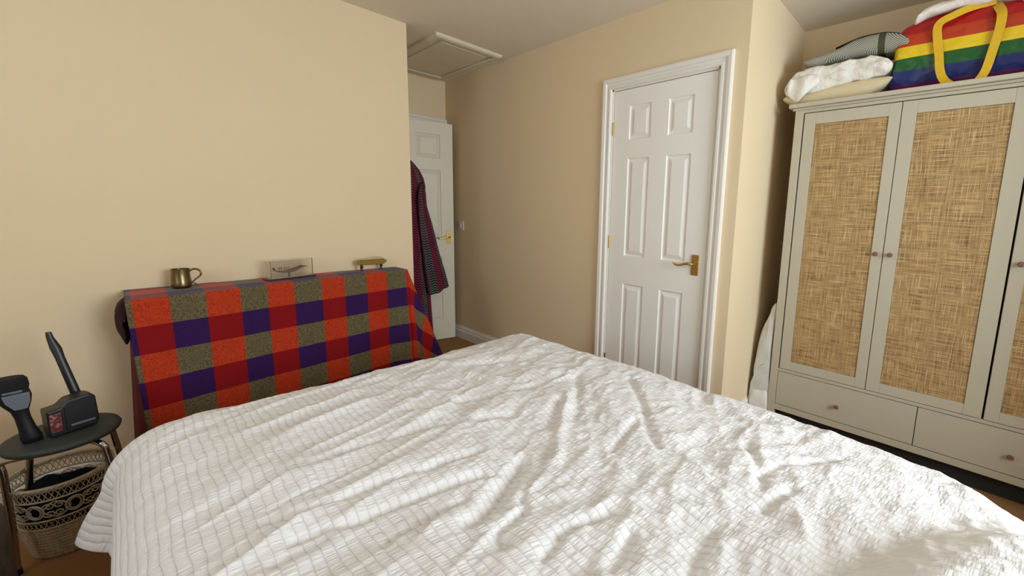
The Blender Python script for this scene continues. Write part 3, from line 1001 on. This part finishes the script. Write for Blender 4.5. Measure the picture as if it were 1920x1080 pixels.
# ------------------------------------------------------------------ robe on the hall door
hk = thing('door_hook', 'small brass hook on the hall door holding the robe', 'hook', (1.66, 3.505, 1.66))
MB().tube([(0, .02, 0), (0, -.02, 0), (0, -.045, -.01), (0, -.055, .015)], .005, 8).build('hook_arm', BRASS, hk)
def make_robe():
    zt = np.linspace(1.63, .075, 200)
    na = 120
    # right outline (body only), left outline
    rz = [1.63, 1.60, 1.55, 1.49, 1.42, 1.25, 1.09, .83, .60, .47, .26, .07]
    rx = [1.715, 1.745, 1.785, 1.815, 1.830, 1.825, 1.825, 1.835, 1.845, 1.850, 1.860, 1.872]
    lz = [1.63, 1.58, 1.49, 1.3, 1.0, .5, .07]
    lx = [1.645, 1.60, 1.55, 1.50, 1.47, 1.455, 1.45]
    R_ = np.interp(zt, rz[::-1], rx[::-1]); L_ = np.interp(zt, lz[::-1], lx[::-1])
    A = np.linspace(0, 2 * PI, na, endpoint=False)
    P = np.zeros((na, len(zt), 3)); UV = np.zeros((na, len(zt), 2))
    for j, z in enumerate(zt):
        c = (R_[j] + L_[j]) / 2; wv = (R_[j] - L_[j]) / 2
        k = np.clip((1.63 - z) / 1.2, 0, 1)
        d = .035 + .030 * k
        fd = 1 + .32 * k ** .5 * np.sin(A * 11 + .6 * np.sin(z * 4) + z * .8) + .12 * np.sin(A * 5 + z * 2)
        P[:, j, 0] = c + wv * np.cos(A)
        P[:, j, 1] = 3.355 + (1.8 - (c + wv * np.cos(A))) * .2 + d * np.sin(A) * np.where(np.sin(A) < 0, fd, .6)
        P[:, j, 2] = z + .012 * np.cos(A * 3)
        UV[:, j, 0] = A / (2 * PI) * .95; UV[:, j, 1] = zt[0] - z
    return P, UV
P, UV = make_robe()
rb = npmesh('dressing_gown', P, ROBE, None, UV, closed_u=True)
tag(rb, 'purple and grey zigzag-knit dressing gown hanging on the hall door', 'dressing gown')
# sleeve
zs = np.linspace(0, 1, 90); na = 60
A = np.linspace(0, 2 * PI, na, endpoint=False)
P = np.zeros((na, 90, 3)); UV = np.zeros((na, 90, 2))
for j, q in enumerate(zs):
    z = 1.46 - q * .965
    xr = np.interp(z, [.495, .632, .829, 1.088, 1.25, 1.46], [2.012, 1.975, 1.915, 1.850, 1.800, 1.785])
    xl = np.interp(z, [.495, .8, 1.1, 1.3, 1.46], [1.80, 1.76, 1.73, 1.72, 1.73])
    c, wv = (xr + xl) / 2, (xr - xl) / 2 * min(1, (q / .10) ** .5 + .02)
    slant = q * (np.cos(A) + 1) * .020
    d = .020 + .035 * q
    P[:, j, 0] = c + wv * np.cos(A)
    P[:, j, 1] = 3.275 + d * np.sin(A) * (1 + .22 * np.sin(A * 7 + z * 3)) + .03 * q
    P[:, j, 2] = z + slant - .012 * q * np.sin(A * 2)
    UV[:, j, 0] = A / (2 * PI) * .42 + .02; UV[:, j, 1] = q * .95
npmesh('sleeve', P, ROBE, rb, UV, closed_u=True)

# ------------------------------------------------------------------ stool with things, basket
st = thing('stool', 'round black-topped stool with bent chrome legs beside the checked table', 'stool', (-.205, 2.195, 0))
MB().lathe([(0, .425), (.125, .425), (.137, .430), (.141, .440), (.137, .449), (.120, .4515), (0, .452)], 48, close=False).build('seat', SEATM, st, smooth=True)
for (tx, ty, fx, fy) in ((-.085, -.085, -.135, -.03), (.075, -.085, .125, -.115), (.085, .080, .13, .12), (-.07, .09, -.115, .125)):
    mx, my = tx * 1.22, ty * 1.22
    if (tx, ty) == (-.085, -.085): mx, my = -.132, -.035; 
    pth = catmull([(tx * .45, ty * .45, .420), (tx * .8, ty * .8, .420), (mx, my, .405), (mx + (fx - mx) * .25, my + (fy - my) * .25, .355), (fx, fy, .15), (fx * 1.04, fy * 1.04, .012)], 6, False)
    lg = MB().tube([tuple(p) for p in pth], .0095, 12).build('leg', CHROME, st, smooth=True)
    e_ = pth[-1]
    MB().tube([(e_[0], e_[1], 0), (e_[0], e_[1], .02)], .012, 12).build('rubber_foot', BLACKP, lg)

S0 = Vector((-.205, 2.195, .4525))
# brush head
bh = thing('dusting_brush_head', 'black vacuum brush head with grey inset standing on the left of the stool', 'vacuum attachment', (-.268, 2.165, .4525), rotz=.15)
pr_ = [(.022, 0), (.024, .02), (.019, .05), (.017, .09), (.019, .115), (.030, .140), (.037, .165), (.036, .185), (.034, .195)]
b = MB()
vs = []; fs = []; n = 24
for (r, z) in pr_:
    for k in range(n):
        a_ = 2 * PI * k / n
        vs.append((r * math.cos(a_) - z * .14, r * .62 * math.sin(a_), z))
for i in range(len(pr_) - 1):
    for k in range(n):
        fs.append((i * n + k, i * n + (k + 1) % n, (i + 1) * n + (k + 1) % n, (i + 1) * n + k))
fs += [tuple(range(n)), tuple((len(pr_) - 1) * n + k for k in range(n))]
b.add(vs, fs); b.build('brush_body', BLACKP, bh, smooth=True, bevel=0)
vs = []
for (s_, z) in ((1.02, .190), (1.12, .200), (1.14, .224), (1.0, .232)):
    for k in range(n):
        a_ = 2 * PI * k / n
        vs.append((.036 * s_ * math.cos(a_) - z * .14, .024 * s_ * math.sin(a_) * (1 + .06 * (k % 2)), z))
fs = [(i * n + k, i * n + (k + 1) % n, (i + 1) * n + (k + 1) % n, (i + 1) * n + k) for i in range(3) for k in range(n)]
fs += [tuple(range(n)), tuple(3 * n + k for k in range(n))]
MB().add(vs, fs).build('bristles', simple('black_bristle', (.006, .006, .007), .9, bump=.002, bscale=300), bh)
ins = MB().prism([(-.030, .125), (-.004, .125), (.004, .150), (.005, .180), (-.052, .180), (-.047, .155)], 1, -.0285, -.022)
ins.v = [(p[0] + .004, p[1] + (.004 if p[2] < .13 else 0), p[2]) for p in ins.v]
ins.build('grey_inset', GREYP, bh, bevel=.002)
MB().box((-.045, -.0305, .186), (-.006, -.022, .191)).build('clip', GREYP, bh)
# crevice tool
cv = thing('crevice_tool', 'tall narrow black vacuum crevice tool leaning up behind the box on the stool', 'vacuum attachment', (-.150, 2.245, .4525))
c_ = MB()
pp = [(0, 0, .0), (-.022, .02, .12), (-.045, .045, .24), (-.052, .055, .275), (-.062, .062, .315), (-.064, .064, .335)]
n = 12; vs = []; rw = [(.014, .010), (.013, .009), (.012, .008), (.014, .009), (.009, .006), (.007, .004)]
for (p, (a1, b1)) in zip(pp, rw):
    for k in range(n):
        a_ = 2 * PI * k / n
        vs.append((p[0] + a1 * math.cos(a_), p[1] + b1 * math.sin(a_), p[2]))
fs = [(i * n + k, i * n + (k + 1) % n, (i + 1) * n + (k + 1) % n, (i + 1) * n + k) for i in range(5) for k in range(n)] + [tuple(range(n)), tuple(5 * n + k for k in range(n))]
c_.add(vs, fs).build('nozzle', BLACKP, cv, autos=50)
# motor box
bx = thing('motor_head_box', 'black box-shaped vacuum head with a pink label lying on the stool', 'vacuum attachment', (-.180, 2.190, .4525), rotz=.30)
MB().prism([(-.060, 0), (.052, .004), (.058, .020), (.055, .110), (.040, .122), (-.010, .118), (-.030, .098), (-.062, .095)], 1, -.030, .035).build('housing', BLACKP, bx, bevel=.006, seg=3)
MB().box((-.058, -.034, .020), (-.032, -.0295, .082)).build('label', LABELM, bx)
MB().box((-.012, -.034, .024), (.046, -.029, .030)).build('ridge', GREYP, bx, bevel=.001)
MB().box((-.022, -.034, .010), (-.016, -.029, .100)).build('ridge', BLACKP, bx, bevel=.001)

# wicker basket
bs = thing('wicker_basket', 'white lacy wicker basket holding dark cloth on the carpet under the stool', 'basket', (-.232, 2.262, 0))
H_ = .285
def br(z): return .088 + (.128 - .088) * (z / H_) ** .8
def ringpts(z, n=60, dr=0): return [((br(z) + dr) * math.cos(2 * PI * k / n), (br(z) + dr) * math.sin(2 * PI * k / n), z) for k in range(n)]
rim = MB()
rim.tube(ringpts(H_), .0055, 8, closed=True)
for ph in (0, PI / 2, PI):
    pts = []
    for k in range(180):
        t_ = 2 * PI * k / 180; q = 20 * t_ + ph
        r_ = br(H_) + .005 * math.cos(q); pts.append((r_ * math.cos(t_), r_ * math.sin(t_), H_ - .003 + .006 * math.sin(q)))
    rim.tube(pts, .0026, 5, closed=True)
rim.build('rim', WICKER, bs, smooth=True)
lat = MB()
for za, zb in ((.238, .274), (.128, .160)):
    for z in (za, zb): lat.tube(ringpts(z), .0032, 6, closed=True)
    N_ = 54
    for k in range(N_):
        for sg in (1, -1):
            pts = []
            for q in (0, .5, 1):
                z = za + (zb - za) * q; t_ = 2 * PI * (k + sg * q * 1.0) / N_
                pts.append((br(z) * math.cos(t_), br(z) * math.sin(t_), z))
            lat.tube(pts, .0014, 4, caps=False)
lat.build('lattice_bands', WICKER, bs, smooth=True)
med = MB()
for k in range(8):
    t0 = 2 * PI * (k + .35) / 8
    for (ra, rz, rt) in ((.021, .026, .0030), (.014, .020, .0022)):
        pts = []
        for q in range(28):
            a_ = 2 * PI * q / 28
            z = .199 + rz * math.sin(a_); t_ = t0 + ra * 1.0 * math.cos(a_) / br(z)
            pts.append((br(z) * math.cos(t_), br(z) * math.sin(t_), z))
        med.tube(pts, rt, 6, closed=True)
    tm = t0 + PI / 8
    for sg in (1, -1):
        for sz in (1, -1):
            pts = []
            for q in range(22):
                a_ = q * .42; rr_ = .015 * (1 - q / 26)
                z = .199 + sz * (.014 + rr_ * math.sin(a_) * .9); t_ = tm + sg * (.012 + rr_ * math.cos(a_)) / br(z)
                pts.append((br(z) * math.cos(t_), br(z) * math.sin(t_), z))
            med.tube(pts, .0022, 5)
        pts = []
        for q in range(10):
            z = .199 + .030 * math.sin(q / 9 * PI) * sg * -1; t_ = t0 + (.018 + .065 * q / 9) / br(z)
            pts.append((br(z) * math.cos(t_), br(z) * math.sin(t_), z))
        med.tube(pts, .0022, 5)
med.build('scroll_band', WICKER, bs, smooth=True)
na, nz = 240, 40
Pb = np.zeros((na, nz, 3))
for i in range(na):
    t_ = 2 * PI * i / na
    for j, z in enumerate(np.linspace(0.004, .126, nz)):
        r_ = br(z) + .0035 * (abs(math.sin(t_ * 22))) ** 3 + .001 * math.sin(z * 1500)
        Pb[i, j] = (r_ * math.cos(t_), r_ * math.sin(t_), z)
lw = MB().grid(Pb, closed_u=True)
lw.lathe([(0, .004), (.088, .004), (.088, .008), (0, .008)], 40, close=False)
lw.build('woven_base', WICKER, bs, smooth=True)
# dark cloth in the basket
na, nz = 60, 14
Pc = np.zeros((na, nz, 3))
for i in range(na):
    t_ = 2 * PI * i / na
    for j in range(nz):
        q = j / (nz - 1)
        if q < .6:
            z = .02 + q / .6 * .20; r_ = br(z) - .010
        else:
            k = (q - .6) / .4; r_ = (br(.22) - .010) * (1 - k); z = .22 + .03 * math.sin(k * PI / 2) + .02 * math.sin(3 * t_ + 1) * math.sin(k * PI)
        Pc[i, j] = (r_ * math.cos(t_), r_ * math.sin(t_), z)
cl = MB().grid(Pc, closed_u=True).build('dark_cloth', BLACKC, smooth=True)
cl.location = bs.location
tag(cl, 'black cloth bundled inside the wicker basket', 'cloth')

# upholstered seat at the left edge of the frame
ar = thing('upholstered_seat', 'dark brown mottled fabric seat cut off at the left edge of the photo', 'chair', (-.505, 1.76, 0))
MB().box((-.2, -.24, .10), (.200, .19, .40)).build('seat_cushion', UPHOL, ar, bevel=.04, seg=4)
MB().box((-.2, .08, .402), (.196, .19, .56)).build('backrest', simple('teal_upholstery', (.02, .03, .035), .9, var=.3, scale=20), ar, bevel=.03, seg=4)
for x in (-.13, .125):
    for y in (-.18, .14):
        MB().box((x - .015, y - .015, 0), (x + .015, y + .015, .12)).build('leg', BLACKP, ar)

# ------------------------------------------------------------------ things on top of the wardrobe
def profile_blob(poly, xf, xb, n=6, nz=.006, rf=.05, seed=1, nx=26, fr=9, yshr=.94):
    Q = catmull(poly, n)
    cy = (Q[:, 0].max() + Q[:, 0].min()) / 2
    N = len(Q)
    # mid height at each y
    mid = np.zeros(N)
    yg = np.linspace(Q[:, 0].min(), Q[:, 0].max(), 60)
    mg = np.array([(lambda q: (q.max() + q.min()) / 2)(Q[np.abs(Q[:, 0] - y_) < .025, 1]) for y_ in yg])
    mid = np.interp(Q[:, 0], yg, mg)
    xs = []; sc_ = []
    for k in range(9):
        a_ = k / 8 * PI / 2
        xs.append(xf + rf * (1 - math.sin(a_))); sc_.append(math.cos(a_))
    xs, sc_ = xs[::-1], sc_[::-1]   # from front tip outward
    xs = [xf + rf * (1 - math.cos(k / 8 * PI / 2)) for k in range(9)]; sc_ = [math.sin(k / 8 * PI / 2) for k in range(9)]
    body = list(np.linspace(xf + rf, xb - rf, nx)[1:-1])
    xs2 = xs + body + [xb - (v - xf) for v in xs[::-1]]; sc2 = sc_ + [1] * len(body) + sc_[::-1]
    P = np.zeros((N, len(xs2), 3))
    for j, (x, s_) in enumerate(zip(xs2, sc2)):
        b_ = s_
        P[:, j, 0] = x
        P[:, j, 1] = cy + (Q[:, 0] - cy) * (yshr + (1 - yshr) * s_)
        P[:, j, 2] = mid + (Q[:, 1] - mid) * b_
    nn = fbm(P[..., 0] * fr + P[..., 2] * 3, P[..., 1] * fr, seed, 3) + .6 * (ridged(P[..., 0] * fr * .7, P[..., 1] * fr * .8 + P[..., 2] * 8, seed + 9, 2) - .8)
    sv = np.array(sc2)[None, :]
    nn = nn * sv
    P[..., 2] += nn * nz; P[..., 1] += nn * nz * .5
    P[..., 0] += nz * 1.3 * fbm(P[..., 1] * fr * 1.5, P[..., 2] * fr * 2.5, seed + 5, 3)
    return P
TOP = ZT + .024
cr = npmesh('cream_blanket', profile_blob([(.775, 1.893), (.778, 1.912), (.74, 1.925), (.60, 1.930), (.45, 1.945), (.33, 1.945), (.297, 1.938), (.300, 1.925), (.34, 1.890), (.42, TOP + .003), (.60, TOP + .002), (.72, 1.868)], 2.63, 3.04, seed=2, nz=.002, rf=.03), CREAM, None, None, closed_u=True)
tag(cr, 'cream folded fleece blanket at the bottom of the pile on the wardrobe', 'blanket')
wh = npmesh('white_bedding', profile_blob([(.775, 1.935), (.772, 1.975), (.735, 2.025), (.68, 2.05), (.56, 2.058), (.46, 2.060), (.36, 2.050), (.310, 2.015), (.298, 1.985), (.320, 1.955), (.37, 1.944), (.46, 1.950), (.58, 1.932), (.70, 1.918), (.75, 1.915)], 2.62, 3.04, seed=12, nz=.014, rf=.045, fr=16), SHEET, None, None, closed_u=True)
tag(wh, 'white crumpled folded bedding on top of the cream blanket on the wardrobe', 'bedding')
# pulled-out corner of the sheet
cn = MB()
g = np.zeros((14, 14, 3))
for i in range(14):
    for j in range(14):
        a_, b_ = i / 13, j / 13
        y_ = .745 - .135 * a_ ; z_top = 2.0; z_bot = 1.965 - .10 * (1 - abs(a_ - .35) / .65)
        g[i, j] = (2.612 + .01 * math.sin(a_ * 8) - .012 * math.sin(b_ * PI), y_ - .02 * b_ * (a_ - .5), z_top + (z_bot - z_top) * b_)
cno = npmesh('loose_corner', g, SHEET, wh, None, solid=.003)
gr = npmesh('folded_fabric', profile_blob([(.695, 2.075), (.692, 2.100), (.64, 2.115), (.56, 2.128), (.48, 2.158), (.42, 2.165), (.34, 2.158), (.27, 2.130), (.243, 2.090), (.250, 2.062), (.30, 2.062), (.40, 2.068), (.50, 2.072), (.60, 2.066), (.66, 2.062)], 2.64, 2.86, seed=22, nz=.006, rf=.05, fr=9), HERR, None, None, closed_u=True)
tag(gr, 'grey herringbone-striped folded fabric on top of the white bedding pile', 'fabric')
npmesh('dark_edge', profile_blob([(.56, 2.136), (.50, 2.160), (.42, 2.172), (.34, 2.168), (.27, 2.142), (.232, 2.10), (.228, 2.078), (.242, 2.078), (.262, 2.118), (.33, 2.150), (.42, 2.158), (.50, 2.148)], 2.68, 2.84, seed=25, nz=.004, rf=.03), simple('dark_green_cloth', lin((46, 52, 42)), .9, var=.3, scale=20), gr, None, closed_u=True)

# rainbow bag
bgT = thing('rainbow_bag', 'big rainbow-striped zipped bag with yellow straps lying on top of the wardrobe', 'bag', (2.80, -.05, TOP + .002))
B0 = np.array(bgT.location)
bp = [(.300, 1.868), (.302, 1.95), (.300, 2.09), (.292, 2.14), (.262, 2.175), (.16, 2.192), (.02, 2.190), (-.10, 2.185), (-.30, 2.185), (-.38, 2.16), (-.42, 2.08), (-.42, 1.95), (-.41, 1.868), (-.3, TOP + .004), (-.05, TOP + .003), (.2, TOP + .004)]
Pg = profile_blob(bp, 2.645, 3.06, seed=32, nz=.004, rf=.06, fr=6) - B0
npmesh('bag_body', Pg, RAINBOW, bgT, None, closed_u=True)
def ribbon(name, pts, wdt, m, parent, off):
    P_ = catmull(pts, 7, False)
    n = len(P_); g = np.zeros((2, n, 3))
    for i in range(n):
        d = P_[min(i + 1, n - 1)] - P_[max(i - 1, 0)]
        side = np.array([0, d[2], -d[1]]); side = side / (np.linalg.norm(side) + 1e-9) * wdt / 2
        g[0, i] = P_[i] + side - off; g[1, i] = P_[i] - side - off
    return npmesh(name, g, m, parent, None, smooth=False, solid=.002)
sx = 2.630
ribbon('strap', [(sx + .06, -.03, 2.197), (sx + .035, .04, 2.185), (sx + .01, .10, 2.160), (sx, .148, 2.128), (sx, .142, 2.05), (sx - .002, .131, 1.99), (sx - .004, .122, 1.93), (sx - .012, .106, 1.885), (sx - .030, .080, 1.852), (sx - .036, .045, 1.836), (sx - .034, .010, 1.840), (sx - .020, -.012, 1.856), (sx - .006, -.030, 1.90), (sx - .002, -.042, 1.98), (sx, -.052, 2.06), (sx + .002, -.052, 2.12), (sx + .03, -.040, 2.160), (sx + .07, -.030, 2.192)], .031, YELLOW, bgT, B0)
wt2 = npmesh('white_garment', profile_blob([(.240, 2.170), (.236, 2.200), (.205, 2.232), (.12, 2.240), (.02, 2.235), (-.10, 2.245), (-.25, 2.24), (-.32, 2.22), (-.32, 2.20), (-.20, 2.160), (-.13, 2.150), (-.10, 2.175), (-.05, 2.192), (.02, 2.195), (.10, 2.197), (.17, 2.188), (.22, 2.172)], 2.640, 2.98, seed=42, nz=.010, rf=.05, fr=13), WHITEK, None, None, closed_u=True)
tag(wt2, 'white knitted garment draped over the top of the rainbow bag', 'garment')

# plastic bag between wall and wardrobe
pb = thing('laundry_bag', 'tall white translucent plastic bag standing between the wall and the wardrobe', 'bag', (2.70, .758, 0))
PB0 = np.array(pb.location)
Q = [(.700, .0), (.700, .25), (.703, .50), (.704, .715), (.728, .715), (.742, .66), (.768, .58), (.783, .50), (.795, .38), (.797, .30), (.785, .245), (.806, .215), (.814, .12), (.814, .02), (.806, .0)]
npmesh('bag_film', profile_blob(Q, 2.60, 2.82, seed=52, nz=.004, rf=.035, fr=16, yshr=.8) - PB0, PBAG, pb, None, closed_u=True)
npmesh('white_contents', profile_blob([(.703, .02), (.703, .20), (.75, .205), (.79, .19), (.806, .12), (.806, .03), (.79, .012)], 2.592, 2.80, seed=55, nz=.003, rf=.03, fr=20, yshr=.8) - PB0, CREAMW, pb, None, closed_u=True)
